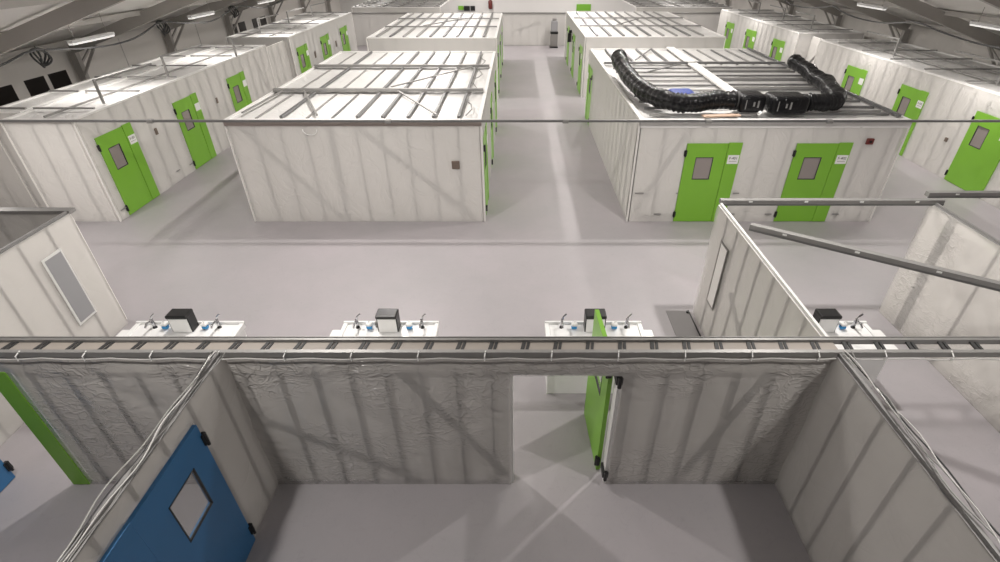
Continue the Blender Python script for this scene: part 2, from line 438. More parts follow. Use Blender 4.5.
# ---- right centre block
R1 = (2.85,9.2,11.9,21.8)
def roof_R1(t, H):
    x0,x1,y0,y1 = R1
    obj('cross_rail', MB().bar((x0+.1,18.5,H+.10),(x1-.1,18.5,H+.10), .10, .07), 'joist', t)
    obj('cap_board', MB().bar((5.85,13.4,H+.09),(6.0,21.7,H+.09), .30, .05), 'strip', t)
    obj('cap_board', MB().bar((x0+.1,18.7,H+.06),(5.8,18.7,H+.06), .2, .05), 'strip', t)
    for k in range(4):
        x = 3.45+k*.6
        obj('roof_joist', joist_bar((x,18.8,H+.04),(x,21.6,H+.04), .06, .06), 'joist', t)
    for k in range(5):
        x = 6.5+k*.55
        obj('roof_joist', joist_bar((x,18.7,H+.02),(x,21.6,H+.02), .05, .04), 'steel' if k%2 else 'joist', t)
    y = 12.3; k = 0
    while y < 18.3:
        obj('roof_joist', joist_bar((x0+.3,y,H+.04),(5.75,y,H+.04), .06, .05), 'joist' if k%2 else 'steel', t)
        obj('roof_joist', joist_bar((6.15,y+.1,H+.04),(x1-.25,y+.1,H+.04), .07, .05), 'joist', t)
        if k % 2 == 0: obj('roof_joist', joist_bar((6.15,y+.42,H+.02),(x1-.25,y+.42,H+.02), .05, .04), 'steel', t)
        y += .62; k += 1
    obj('perimeter_rail', MB().bar((x1-.18,12.1,H+.08),(x1-.18,21.6,H+.08), .07, .06), 'joist', t)
    for p,q in (((4.0,16.9),(5.5,18.3)),((4.1,19.0),(5.2,21.4))):
        obj('roof_brace', MB().bar((p[0],p[1],H+.10),(q[0],q[1],H+.10), .05, .03), 'joist', t)
D1,D2 = (4.05,5.38),(6.68,8.02)
tR = room_block('white film-clad room right of the central aisle, with two green doors and black ducts on its roof', *R1, HB, {
    'front': ([(D1[0]-2.895,D1[1]-2.895,0,2.08),(D2[0]-2.895,D2[1]-2.895,0,2.08)], [(1.1,.15,.2,.15),(.15,.3,1.1,2.3)], dict(step=.11)),
    'left':  ([(.05,1.35,0,2.08)], [(8.8,2.4,7.2,.2)], dict(step=.3)),
    'right': ([], [], dict(step=.5)), 'back': ([], [], dict(step=.5))}, roof=roof_R1)
add_door(tR, 'front', R1, D1, sign='F-401'); add_door(tR, 'front', R1, D2, sign='F-402')
add_door(tR, 'left', R1, (20.35,21.65), hinge_first=True, sign='F-403', lod=1)
obj('top_trim', MB().box((R1[0],11.87,2.46),(R1[1],11.895,2.585)), 'strip', tR)
al = obj('alarm_box', MB().box((8.30,11.83,2.07),(8.46,11.9,2.21), .012), 'red', tR)
obj('alarm_button', MB().tube([(8.38,11.815,2.14),(8.38,11.835,2.14)], .03, 10), 'black', al)
for (x,z,w) in ((2.95,.80,.22),(3.5,.22,.2),(3.98,.8,.05),(5.42,.80,.16),(5.42,.22,.18),(6.38,.22,.18),(8.12,.22,.18)):
    obj('wall_label', MB().box((x,11.845,z),(x+w,11.85,z+.035)), 'stud', tR)

# ---- rear centre blocks
def rear_roof(B, lft):
    def f(t, H):
        x0,x1,y0,y1 = B
        for yy in (y0+3.4, y0+6.8):
            obj('cross_rail', MB().bar((x0+.1,yy,H+.08),(x1-.1,yy,H+.08), .12, .06), 'steel', t)
        for seg in ((y0+.3,y0+3.3),(y0+3.6,y0+6.7),(y0+7.0,y1-.2)):
            x = x0+.6 if not lft else x1-.6; k = 0
            while x0+.4 < x < x1-.4:
                obj('roof_joist', joist_bar((x,seg[0],H+.04),(x,seg[1],H+.04), .09, .05), 'joist' if k < 5 or k == 7 else 'steel', t)
                x += .6 if not lft else -.6; k += 1
        obj('roof_brace', MB().bar((x0+2,y0+3.6,H+.1),(x0+3.8,y0+6.6,H+.1), .06, .04), 'steel', t)
    return f
L2 = (-6.75,-.95,24.7,34.8)
t = room_block('rear white room left of the central aisle, behind the front one', *L2, HB, {
    'front': ([], [], dict(step=.3)), 'right': ([op(.5),op(4),op(7.4)], [], dict(step=.5)), 'left': ([],[],dict(step=.6)), 'back': ([],[],dict(step=.6))},
    roof=rear_roof(L2, True), film='film_far')
for y in (25.2,28.7,32.1): add_door(t, 'right', L2, (y,y+1.3), sign='F', lod=1)
R2 = (3.02,9.35,25.0,35.6)
t = room_block('rear white room right of the central aisle, green doors along its aisle side', *R2, HB, {
    'front': ([], [], dict(step=.3)), 'left': ([op(1.6),op(5.0),op(8.6)], [], dict(step=.5)), 'right': ([],[],dict(step=.6)), 'back': ([],[],dict(step=.6))},
    roof=rear_roof(R2, False), film='film_far')
for y in (25.6,29.2,32.6): add_door(t, 'left', R2, (y,y+1.3), hinge_first=False, sign='F', lod=1)
obj('wall_speaker', MB().box((2.78,31.0,1.55),(2.97,31.25,2.0), .02), 'black', t)
obj('wall_speaker', MB().box((2.84,31.05,2.0),(3.0,31.2,2.15), .02), 'black', t)

# ---- side rows
def row_roof(B, rails=()):
    def f(t, H):
        x0,x1,y0,y1 = B
        y = y0+.9; k = 0
        while y < y1-.3:
            obj('cross_rail', MB().bar((x0+.1,y,H+.07),(x1-.1,y,H+.07), .05, .04), 'steel', t)
            y += 1.8; k += 1
        for x in rails:
            obj('roof_joist', MB().bar((x,y0+.2,H+.05),(x,y1-.2,H+.05), .05, .04), 'steel', t)
        rr = random.Random(int(y0*7)+int(abs(x0)))
        for k in range(3):
            yy = y0+1.5+k*(y1-y0)/3.2; xx = x0+.5+rr.random()*1.2
            obj('upright', MB().bar((xx,yy,H+.02),(xx,yy,H+.62), .05, .05), 'steel', t)
            obj('brace', MB().bar((xx,yy,H+.6),(xx+.1,yy+2.2,H+.58), .05, .05), 'steel', t)
    return f
XL0, XL1 = -12.1, -10.4
LA = (XL0,XL1,11.9,22.7)
LA_d = ((12.25,13.6),(15.58,16.9),(18.95,20.28))
t = room_block('nearest white room of the left row, side wall with three green doors', *LA, HB, {
    'front': ([], [], dict(step=.15)),
    'right': ([(a-LA[2]-.045,b-LA[2]-.045,0,2.08) for a,b in LA_d], [(9.6,2.4,10.4,.2)], dict(step=.15)), 'left': ([],[],dict(step=.6)), 'back': ([],[],dict(step=.6))},
    roof=row_roof(LA, (-11.2,)))
for i,(a,b) in enumerate(LA_d): add_door(t, 'right', LA, (a,b), sign='F-10%d'%(i+1), lod=0 if i < 1 else 1)
for yy in (14.4,17.9): obj('wall_switch', MB().box((-10.4,yy,1.5),(-10.36,yy+.1,1.68), .01), 'brown', t)
for (y,z) in ((12.0,.25),(14.6,.3),(15.3,.25)): obj('wall_label', MB().box((-10.355,y,z),(-10.35,y+.2,z+.035)), 'stud', t)
LB = (-13.1,-10.3,24.9,35.2)
t = room_block('narrow white annex set back behind the left side of the nearest left row room', -13.1,-12.2,12.6,22.7, HB, {'front': ([],[],dict(step=.2)), 'left': ([],[],dict(step=.6))}, roof=lambda t,H: [obj('cross_rail', MB().bar((-13.0,12.8+1.8*k,H+.07),(-12.2,12.8+1.8*k,H+.07), .05, .04), 'steel', t) for k in range(6)] and None)
LB_d = ((25.5,26.85),(28.85,30.2),(32.3,33.65))
t = room_block('far white room of the left row, side wall with three small green doors', *LB, HB, {
    'front': ([], [], dict(step=.3)),
    'right': ([(a-LB[2]-.045,b-LB[2]-.045,0,2.08) for a,b in LB_d], [], dict(step=.3)), 'left': ([],[],dict(step=.6)), 'back': ([],[],dict(step=.6))},
    roof=row_roof(LB, (-11.2,)), film='film_far')
for i,(a,b) in enumerate(LB_d): add_door(t, 'right', LB, (a,b), sign='F-1', lod=1)
for yy in (27.6,31.1): obj('wall_switch', MB().box((-10.3,yy,1.3),(-10.26,yy+.18,1.6), .01), 'brown', t)
# white curtain panels closing the gaps between the rooms of each row
w = thing('gap_screen', 'bright white film screen closing the gap between the left row rooms', 'screen', (-10.5,23.8,0))
film_wall(w, (-10.55,22.75), (-10.55,24.85), (1,0), 2.5, [], sp=.7, step=.2)

w = thing('gap_screen', 'pale film screen left of the nearest left row room, behind the end partition', 'screen', (-14.2,12.7,0))
film_wall(w, (-15.2,12.75), (-13.2,12.75), (0,-1), 2.4, [], sp=.7, step=.2)
XR0, XR1 = 13.2, 16.3
RA = (XR0,XR1,9.5,24.2); RA_d = ((13.35,14.8),(16.85,18.2),(20.25,21.6))
t = room_block('nearest white room of the right row, side wall with three green doors', *RA, HB, {
    'front': ([], [], dict(step=.3)),
    'left': ([(RA[3]-.045-b,RA[3]-.045-a,0,2.08) for a,b in RA_d], [], dict(step=.15)), 'right': ([],[],dict(step=.6)), 'back': ([],[],dict(step=.6))},
    roof=row_roof(RA, (14.2,15.3)))
for i,(a,b) in enumerate(RA_d): add_door(t, 'left', RA, (a,b), hinge_first=False, sign='F-50%d'%(i+1), lod=0 if i < 2 else 1)
obj('wall_switch', MB().box((13.14,15.3,1.0),(13.2,15.4,1.12), .01), 'brown', t)
RB = (XR0,XR1,26.2,37.0); RB_d = ((27.3,28.65),(30.85,32.3),(34.3,35.6))
t = room_block('far white room of the right row, side wall with three small green doors', *RB, HB, {
    'front': ([], [], dict(step=.3)),
    'left': ([(RB[3]-.045-b,RB[3]-.045-a,0,2.08) for a,b in RB_d], [], dict(step=.3)), 'right': ([],[],dict(step=.6)), 'back': ([],[],dict(step=.6))},
    roof=row_roof(RB, (14.2,)), film='film_far')
for i,(a,b) in enumerate(RB_d): add_door(t, 'left', RB, (a,b), hinge_first=False, sign='F-5', lod=1)
w = thing('gap_screen', 'white film screen set back in the gap between the right row rooms', 'screen', (13.9,25.2,0))
film_wall(w, (13.9,26.15), (13.9,24.25), (-1,0), 2.5, [], sp=.7, step=.2)
obj('brace', MB().bar((13.6,24.35,2.4),(13.6,25.9,.9), .06, .06), 'steel', w)

# ---- far cross partition
t = thing('cross_partition', 'long white film partition closing the far end of the aisles, dark rail on top', 'partition', (1,40.3,0))
film_wall(t, (-13,40.3), (14.5,40.3), (0,-1), 2.05, [], sp=.6, step=.4, film='film_far', braces=[(12.6,.9,14.6,1.5)])
obj('top_rail', MB().box((-13,40.2,2.05),(14.5,40.4,2.14)), 'steel', t)
# stack at the aisle end
t = thing('water_dispenser', 'tall narrow grey and black dispenser standing at the far end of the aisle', 'dispenser', (2.55,39.4,0))
obj('lower_casing', MB().box((2.3,39.15,.08),(2.8,39.65,.9), .03), 'grey', t)
obj('black_band', MB().box((2.28,39.13,.9),(2.82,39.65,1.03), .02), 'black', t)
obj('upper_casing', MB().box((2.32,39.18,1.03),(2.78,39.6,1.72), .05), 'panel', t)
obj('bottle', MB().tube([(2.55,39.38,1.68),(2.55,39.38,1.75),(2.55,39.38,1.86)], .15, 16), 'grey', t, smooth=True)
obj('foot', MB().box((2.26,39.1,0),(2.84,39.65,.1), .02), 'black', t)

# back row beyond the partition (roof tops only)
def roofB(B):
    def f(t, H):
        x0,x1,y0,y1 = B
        for k in range(6):
            y = y0+.6+k*1.2; obj('cross_rail', MB().bar((x0+.1,y,H+.05),(x1-.1,y,H+.05), .14, .05), 'steel' if k%2 else 'joist', t)
        x = x0+.8
        while x < x1-.3: obj('roof_joist', MB().bar((x,y0+.1,H+.05),(x+.001,y1-.1,H+.05), .12, .05), 'steel', t); x += 1.3
    return f
L3 = (-12.0,-5.6,41.2,47)
room_block('white room beyond the far partition on the left, grey roof rails', *L3, 2.35, {'front': ([],[],dict(step=.6,studs=False))}, roof=roofB(L3), film='film_far')
R3 = (8.5,15.5,41.2,47)
room_block('white room beyond the far partition on the right', *R3, 2.35, {'front': ([],[],dict(step=.6,studs=False))}, roof=roofB(R3), film='film_far')

# ------------------------------------------------------------------ long top rail at the block fronts
t = thing('long_rail', 'thin grey steel rail spanning the whole hall at the room fronts', 'rail', (0,11.78,2.6))
obj('rail_channel', MB().box((-15,11.74,2.635),(13.0,11.82,2.665)), 'stud', t)
obj('rail_lip', MB().box((-15,11.735,2.625),(13.0,11.74,2.675)), 'joist', t)
for x in (-3.0,1.1,4.4,7.2,-8.5):
    obj('rail_bracket', MB().box((x-.07,11.725,2.60),(x+.07,11.83,2.68), .01), 'steel', t)

# ------------------------------------------------------------------ foreground front partition
HP = 2.35
YF, YB = 4.14, 4.34
W = thing('partition_wall', 'long film-clad front partition with ladder-like steel top rail and a doorway', 'partition', (0,4.24,0))
X0, X1 = -9.0, 3.50
ops = [(-.09-X0,1.17-X0,0,1.98),(-7.0-X0,-5.72-X0,0,2.03)]
film_wall(W, (X0,YF+.05), (X1,YF+.05), (0,-1), HP-.10, ops, sp=.40, braces=[(5.35,1.62,7.7,.05),(7.55,2.2,8.85,.15),(11.9,2.2,11.2,.2)], step=.035, s0=.30, rip=.012, brace_w=.085, crease=.010, film='film_gloss', stud_w=.028)
film_wall(W, (X1,YB-.05), (X0,YB-.05), (0,1), HP-.10, [(X1-1.17,X1+.09,0,1.98),(X1+5.72,X1+7.0,0,2.03)], sp=.40, step=.2, s0=.30)
obj('header_strip', MB().box((X0,YF-.006,HP-.31),(X1,YF-.002,HP-.06)), 'film_near', W)
XE = 9.5
XRAIL0 = -9.0
obj('front_rail', MB().box((XRAIL0,YF-.02,HP-.05),(XE,YF+.03,HP)).box((XRAIL0,YF-.025,HP-.065),(XE,YF-.02,HP+.005)), 'steel', W)
obj('rear_rail', MB().box((XRAIL0,YB-.02,HP-.05),(XE,YB+.02,HP+.01)).box((XRAIL0,YB+.02,HP-.09),(XE,YB+.025,HP+.02)), 'steel', W)
obj('rail_web', MB().box((XRAIL0,YF+.03,HP-.03),(3.5,YB-.03,HP-.018)), 'beige', W)
x = XRAIL0+.2; k = 0
while x < XE:
    if abs(x) < 6.5:
        o = MB().bar((x-.03,YF+.035,HP-.018),(x-.005,YB-.03,HP-.018), .04, .018)
        o.bar((x+.022,YF+.035,HP-.018),(x+.045,YB-.03,HP-.018), .03, .016)
        obj('rail_rung', o, 'steel_dark', W)
    x += .355; k += 1
# jambs of the doorway
for xx in (-.09, 1.17):
    obj('door_jamb', MB().box((xx-.03,YF+.02,0),(xx+.03,YB-.02,1.98)), 'strip', W)
obj('door_head', MB().box((-.09,YF+.02,1.98),(1.17,YB-.02,2.03)), 'strip', W)
# opened green door, swings away into the hall
T_h = (1.12,YB+.01); ang = R(93)
a = (math.cos(ang), math.sin(ang), 0); n = (math.sin(ang), -math.cos(ang), 0)
lf = door(W, T_h, a, (-n[0],-n[1],0), main=1.02, side=0, h=2.0, sign=None, proud=.05, t=.055, glass='glass_clear')
for zz in (.2,1.9):
    obj('hinge_knuckle', MB().box((1.11,YF-.01,zz-.06),(1.19,YF+.16,zz+.06), .012).tube([(1.15,YF-.02,zz-.08),(1.15,YF-.02,zz+.08)], .025, 8), 'black', W)
# left green fixed leaf
obj('side_leaf', MB().box((-5.94,YF-.012,.01),(-5.72,YF+.04,2.05), .004), 'green', W)
# opened blue leaf seen at the left edge of the view
door(W, (-6.87,YF+.12), (0,-1,0), (1,0,0), main=1.0, side=0, sign=None, m='blue', h=2.03, handle=False, window=False)

# ---- side partitions running towards the camera
def partition(label, x, y0, y1, nside, sp, braces, ops_f=(), ops_b=(), H=HP, step=.07, both=True, thick=.09, rip=.010, crease=.0, stud_w=.03, rail_m='strip', fm='film_near'):
    t = thing('partition_wall', label, 'partition', (x,(y0+y1)/2,0))
    h = thick/2
    # face towards +x and towards -x
    film_wall(t, (x+h-.03,y0), (x+h-.03,y1), (1,0), H-.04, ops_f, sp=sp, braces=braces if nside > 0 else [], step=step if nside > 0 else .25, rip=rip, depth=.025, crease=crease if nside > 0 else 0, film=fm, stud_w=stud_w)
    film_wall(t, (x-h+.03,y1), (x-h+.03,y0), (-1,0), H-.04, ops_b, sp=sp, braces=braces if nside < 0 else [], step=step if nside < 0 else .25, rip=rip, depth=.025, crease=crease if nside < 0 else 0, film=fm, stud_w=stud_w)
    obj('top_rail', MB().box((x-.04,y0,H-.06),(x+.04,y1,H-.04)).box((x-.018,y0,H-.04),(x+.018,y1,H-.005)), rail_m, t)
    return t
BD = (2.02,3.39)
pL = partition('left side partition of the near room, blue door with square pane', -3.25, -1.5, YF+.02, 1, .45, [], ops_f=[(BD[0]+1.5,BD[1]+1.5,0,2.08)], ops_b=[(YF+.02-BD[1],YF+.02-BD[0],0,2.08)], rail_m='stud')
door(pL, (-3.25,BD[1]), (0,-1,0), (1,0,0), main=1.03, side=.34, sign=None, m='blue', h=2.06, proud=.07, handle=False, glass='glass_clear')
pR = partition('right side partition of the near room, plain film wall', 3.48, -1.5, YF+.03, -1, .45, [], rail_m='stud')
# rear side walls of the boxes behind the front partition
pA = partition('white partition at left of the hall, tall grey panel let into it', -7.5, YB+.03, 7.62, 1, .55, [(.3,2.2,1.6,.2)], step=.1, rail_m='stud')
obj('grey_panel', MB().box((-7.44,6.77,.68),(-7.42,7.10,1.88)), 'panel', pA)
obj('panel_frame', MB().box((-7.445,6.73,.64),(-7.425,6.77,1.92)).box((-7.445,7.10,.64),(-7.425,7.13,1.92)).box((-7.445,6.77,1.88),(-7.425,7.10,1.92)).box((-7.445,6.77,.64),(-7.425,7.10,.68)), 'panelframe', pA)
t = thing('partition_wall', 'white end partition at the far left, behind the one with the grey panel', 'partition', (-10,7.65,0))
film_wall(t, (-13,7.72), (-7.55,7.72), (0,-1), HP-.06, [], sp=.6, step=.2)
obj('top_rail', MB().box((-13,7.62,HP-.06),(-7.45,7.76,HP)), 'steel', t)
pB = partition('white partition right of the sinks, slim panel outlined in black', 3.48, YB+.03, 7.95, -1, .45, [(1.2,1.3,3.4,.1)], step=.1)
fr = MB().box((3.40,7.10,.68),(3.412,7.13,1.90)).box((3.40,7.40,.68),(3.412,7.43,1.90)).box((3.40,7.13,1.87),(3.412,7.40,1.90)).box((3.40,7.13,.68),(3.412,7.40,.71))
obj('panel_frame', fr, 'grey', pB); obj('slim_panel', MB().box((3.405,7.13,.71),(3.42,7.40,1.87)), 'core', pB)
pC = partition('white crinkled film partition at the right edge, beyond the sloping rail', 7.17, YB+.03, 8.0, -1, 1.5, [], step=.05, rip=.022, crease=.008, rail_m='stud', fm='film_gloss')
obj('end_post', MB().box((7.13,7.38,0),(7.153,7.55,HP-.05)), 'stud', pC)
# open rails
def rail(label, p, q, w=.09, h=.07):
    t = thing('steel_rail', label, 'rail', p)
    obj('channel', MB().bar(p, q, w, h), 'steel', t)
    d = (Vector(q)-Vector(p)); L = d.length; d.normalize(); side = d.cross(Vector((0,0,1))).normalized()
    if side.y > 0: side = -side
    o = side*(w/2+.004) + Vector((0,0,h*.15))
    obj('lip', MB().bar(Vector(p)+side*(w/2)+Vector((0,0,-h/2)), Vector(q)+side*(w/2)+Vector((0,0,-h/2)), .014, .03), 'joist', t)
    k = .5
    while k < L:
        c = Vector(p)+d*k+o; obj('screw_plate', MB().bar(c-d*.03, c+d*.03, .012, .025), 'whitetie', t); k += .95
    return t
rail('level steel rail crossing in front of the right room doors', (3.48,8.0,HP+.0), (7.3,8.0,HP+.0), .10, .08)
rail('sloping looking steel rail running to the right edge of the view', (3.6,7.0,HP+.045), (7.1,4.72,HP+.045), .10, .08)
rail('short steel rail at the right edge behind the level rail', (7.25,8.32,HP+.0), (12.5,8.32,HP+.0), .10, .08)
0 and rail('thin steel rail going off to the right edge, down from the joint of two rails', (7.2,7.9,HP+.045), (7.2,4.4,HP+.045), .08, .05)

# ------------------------------------------------------------------ cables
def wavy(p, q, n, amp, seed):
    rr = random.Random(seed); p = Vector(p); q = Vector(q); ph = [rr.uniform(0,6.28) for _ in range(4)]
    out = []
    for i in range(n+1):
        f = i/n; v = p.lerp(q, f)
        d = (q-p).normalized(); s = d.cross(Vector((0,0,1)))
        v = v + s*amp*(math.sin(f*17+ph[0])*.6+math.sin(f*41+ph[1])*.4) + Vector((0,0,1))*abs(amp)*.5*(math.sin(f*23+ph[2])*.6+.4)
        out.append(v)
    return out
# cable along the front rail with white ties
pts = []
for i in range(121):
    x = -6.2+i*(12.6/120); s = abs(math.sin(math.pi*(x+.1)/.72)); pts.append((x, YF-.05, HP-.055-.02*s))
cb = thing('rail_cable', 'thin white cable tied along the front steel rail across the view', 'cable', (0,YF-.05,HP-.1))
obj('cable', MB().tube(pts, .009, 6), 'whitecable', cb, smooth=True)
for i in range(18):
    x = -6.12+i*.72
    obj('cable_tie', MB().tube([(x,YF-.065,HP-.08),(x,YF-.066,HP-.02),(x+.01,YF+.0,HP+.008)], .007, 6), 'whitetie', cb)
for i,(lab,m,amp,dx,r) in enumerate((
    ('silver cable lying on top of the left side partition','silver',.035,-.02,.012),
    ('white cable strung loosely along the left side partition top','whitecable',.05,.03,.010),
    ('dark cable along the left side partition top','darkcable',.03,.0,.009),
    ('thin grey cable drooping beside the left side partition top','steel',.05,.07,.007))):
    single('partition_cable', MB().tube(wavy((-3.25+dx,4.1,HP+.02),(-3.25+dx*1.4,-1.4,HP+.03), 60, amp*1.1, 30+i), r*.62, 6), m, lab, 'cable', smooth=True)
for i,(lab,m,amp,dx,r) in enumerate((
    ('silver cable lying on top of the right side partition','silver',.035,.02,.012),
    ('white cable strung loosely along the right side partition top','whitecable',.05,.05,.010),
    ('dark cable along the right side partition top','darkcable',.03,.06,.012),
    ('grey cable bowing out beside the right side partition top','steel',.07,.04,.009))):
    single('partition_cable', MB().tube(wavy((3.48+dx,4.1,HP+.02),(3.48+dx*1.4,-1.4,HP+.03), 60, amp*1.1, 50+i), r*.62, 6), m, lab, 'cable', smooth=True)

# ------------------------------------------------------------------ sinks
def sink(xc, label, flip=1, wide=1.62):
    t = thing('wash_basin', label, 'sink', (xc,6.12,0), 'white double hand-wash basins')
    w = wide/2; zt = .90
    cab = MB().box((xc-w+.02,5.78,0),(xc+w-.02,6.46,zt-.10), .01)
    obj('cabinet', cab, 'white', t)
    # counter with wider front apron on one side, rounded
    bm = MB()
    def slab(x0,x1,y0,y1,z0,z1,b): bm.box((x0,y0,z0),(x1,y1,z1), b)
    slab(xc-w,xc+w,5.75,6.5,zt-.10,zt-.02,.02)
    slab(xc-w,xc+w,5.75,5.83,zt-.04,zt,.012)          # rims
    slab(xc-w,xc+w,6.46,6.5,zt-.04,zt+.03,.012)
    slab(xc-w,xc-w+.07,5.75,6.5,zt-.04,zt+.005,.012); slab(xc+w-.07,xc+w,5.75,6.5,zt-.04,zt+.005,.012)
    xs = xc+flip*w
    slab(min(xs-flip*.05,xs+flip*.15),max(xs-flip*.05,xs+flip*.15),5.75,6.33,zt-.10,zt-.01,.03)
    obj('counter', bm, 'white', t)
    for sx in (-1,1):
        X = xc+sx*.52
        bowl = MB()
        # bowl: ring lathe sunk in the counter
        prof = [(.25,.0),(.23,-.005),(.19,-.02),(.12,-.03),(.01,-.032)]
        vs=[];fs=[];S=20
        for r_,z_ in prof:
            for k in range(S):
                a_=2*math.pi*k/S; vs.append((X+r_*math.cos(a_), 6.02+r_*.7*math.sin(a_), zt-.012+z_*.2))
        for j in range(len(prof)-1):
            for k in range(S): fs.append((j*S+k,j*S+(k+1)%S,(j+1)*S+(k+1)%S,(j+1)*S+k))
        bowl.add(vs,fs); obj('bowl', bowl, 'white', t, smooth=True)
        f = MB().tube([(X,6.38,zt-.03),(X,6.38,zt+.10),(X+.005,6.375,zt+.15)], .026, 10)
        f.tube([(X,6.37,zt+.08),(X,6.33,zt+.14),(X,6.26,zt+.15),(X,6.2,zt+.11)], .016, 8)
        fa = obj('faucet', f, 'chrome', t, smooth=True)
        obj('lever', MB().tube([(X,6.375,zt+.14),(X+.02,6.38,zt+.20),(X+.07,6.39,zt+.245)], .014, 8), 'chrome', fa)
        obj('faucet_collar', MB().tube([(X,6.38,zt-.03),(X,6.38,zt-.005)], .034, 12), 'darkcable', fa)
    return t
def dispenser(xc, label):
    t = thing('paper_dispenser', label, 'dispenser', (xc,6.44,.9), 'black and white dispensers on the wash basins')
    y0,y1,z0,z1 = 6.24,6.43,.885,1.19
    # white drawer body, rounded black hood over the top and both cheeks
    b = MB().box((xc-.145,y0,z0),(xc+.145,y1-.01,z1-.03), .015)
    obj('front_panel', b, 'white', t)
    h = MB().box((xc-.165,y0-.015,z1-.035),(xc+.165,y1+.02,z1+.03), .02)
    obj('hood', h, 'black', t)
    for s in (-1,1): obj('cheek', MB().box((xc+s*.15-.012,y0+.02,z0),(xc+s*.15+.012,y1+.01,z1), .006), 'black', t)
    return t
def soap(xc, label):
    t = thing('soap_bottle', label, 'bottle', (xc,6.34,.895), 'blue soap bottles on the wash basins')
    obj('bottle', MB().box((xc-.045,6.31,.895),(xc+.045,6.38,.955), .015), 'bluegel', t)
    obj('shoulder', MB().box((xc-.05,6.30,.955),(xc+.05,6.39,1.0), .02), 'whitetie', t)
    obj('pump', MB().tube([(xc,6.345,1.0),(xc,6.345,1.04),(xc+.03,6.32,1.045)], .008, 6), 'whitetie', t)
sk = ((-5.33,'white hand-wash basin at the left, nearest the wall with the grey panel',-1,1.75),
      (-2.06,'white hand-wash basin second from the left, behind the front rail',-1,1.55),
      (1.22,'white hand-wash basin behind the opened green door',1,1.57),
      (4.88,'white hand-wash basin partly hidden behind the right side wall',1,1.57))
nm = ('left','second','third','right')
for i,(xc,lab,fl,wd) in enumerate(sk):
    sink(xc, lab, fl, wd)
    where = ('on the leftmost basin','on the second basin from the left','behind the tip of the green door','on the rightmost basin, half hidden')[i]
    dispenser(xc, 'white dispenser with black hood '+where)
    for s in (-1,1):
        sd = 'left' if s < 0 else 'right'
        soap(xc+s*.32, 'blue soap bottle, %s of the dispenser %s'%(sd, ('on the leftmost basin','on the second basin from the left','on the third basin from the left','on the rightmost basin')[i]))
    # a slim grey tin beside the left bottle
    if i < 2: single('soap_tin', MB().tube([(xc-.22,6.40,.882),(xc-.22,6.40,.98)], .022, 10), 'steel', 'slim grey tin beside the dispenser on the %s basin'%('leftmost' if i == 0 else 'second'), 'tin', smooth=True)

# thin grey rectangle on the floor by the right wall, black edge and dot
t = thing('floor_grey', 'dark grey rectangular patch on the floor beside the sink area wall', 'mat', (3.2,7.2,0))
obj('patch_sheet', MB().box((2.92,6.3,.002),(3.36,8.0,.012), .004), 'mat', t)
obj('patch_edge', MB().box((3.35,6.3,.002),(3.372,8.0,.02)), 'black', t)
obj('corner_dot', MB().tube([(3.33,7.93,.012),(3.33,7.93,.04)], .03, 10), 'black', t)

# ------------------------------------------------------------------ ducts on the right room's roof
def spline(P, n):
    P = [Vector(p) for p in P]; out = []
    Q = [P[0]*2-P[1]]+P+[P[-1]*2-P[-2]]
    for i in range(1,len(Q)-2):
        for k in range(n):
            t_=k/n; a,b,c,d = Q[i-1],Q[i],Q[i+1],Q[i+2]
            out.append(.5*((2*b)+(-a+c)*t_+(2*a-5*b+4*c-d)*t_*t_+(-a+3*b-3*c+d)*t_**3))
    out.append(P[-1]); return out
def duct(label, P, r, seed):
    pts = spline(P, 14); rr = random.Random(seed)
    # resample ribs
    return single('flexible_duct', MB().tube(pts, r, 20, rf=lambda i: r*(1+.085*math.sin(i*1.9)+.06*math.sin(i*.45+seed)+rr.uniform(-.03,.03))), 'duct', label, 'duct', smooth=True)
zr = 2.70+.19
zr = 2.70+.21
duct('black flexible duct snaking across the left half of the right room roof', [(3.15,17.0,zr+.22),(3.08,16.4,zr+.20),(3.10,15.0,zr+.08),(3.24,13.6,zr),(3.50,12.75,zr),(3.85,12.35,zr),(4.25,12.38,zr),(4.7,12.5,zr+.03),(5.2,12.5,zr+.02)], .21, 1)
duct('black flexible duct curling back on the right half of the right room roof', [(6.90,12.4,zr),(7.3,12.38,zr),(7.62,12.5,zr),(7.92,13.0,zr),(8.12,13.7,zr),(8.42,14.5,zr),(8.45,15.2,zr),(8.55,15.8,zr+.05),(8.40,16.6,zr+.2)], .19, 2)
def fan(label, x0, x1, y0, y1):
    t = thing('fan_unit', label, 'fan unit', ((x0+x1)/2,(y0+y1)/2,2.67), 'black fan units on the roof')
    obj('casing', MB().box((x0,y0,2.68),(x1,y1,3.10), .10), 'blackgloss', t, smooth=True)
    s = x0 if label.startswith('left') else x1
    obj('duct_collar', MB().tube([(s-.05,(y0+y1)/2,2.90),(s+.05,(y0+y1)/2,2.90)], .20, 24), 'steel_dark', t)
    obj('strap', MB().box((x0+.12,y0-.006,2.78),(x0+.14,y0+.004,3.0)), 'stud', t)
    obj('vent_grille', MB().box((x0+.3,y0-.008,2.85),(x0+.34,y0,2.95)).box((x0+.4,y0-.008,2.82),(x0+.44,y0,2.98)), 'stud', t)
    return t
fan('left of the two glossy black fan units on the right room roof', 5.26,5.88,12.25,12.85)
fan('right of the two glossy black fan units on the right room roof', 5.96,6.82,12.1,12.75)
bb = MB(); bb.box((3.85,12.95,2.68),(4.45,13.6,2.98), .09)
single('blue_bag', bb, 'bluebag', 'blue plastic bag lying behind the left duct on the roof', 'bag')
single('cardboard_strip', MB().bar((4.35,12.05,2.68),(5.25,12.15,2.68), .16, .03), 'card', 'flat brown cardboard strip lying before the left fan unit', 'cardboard')
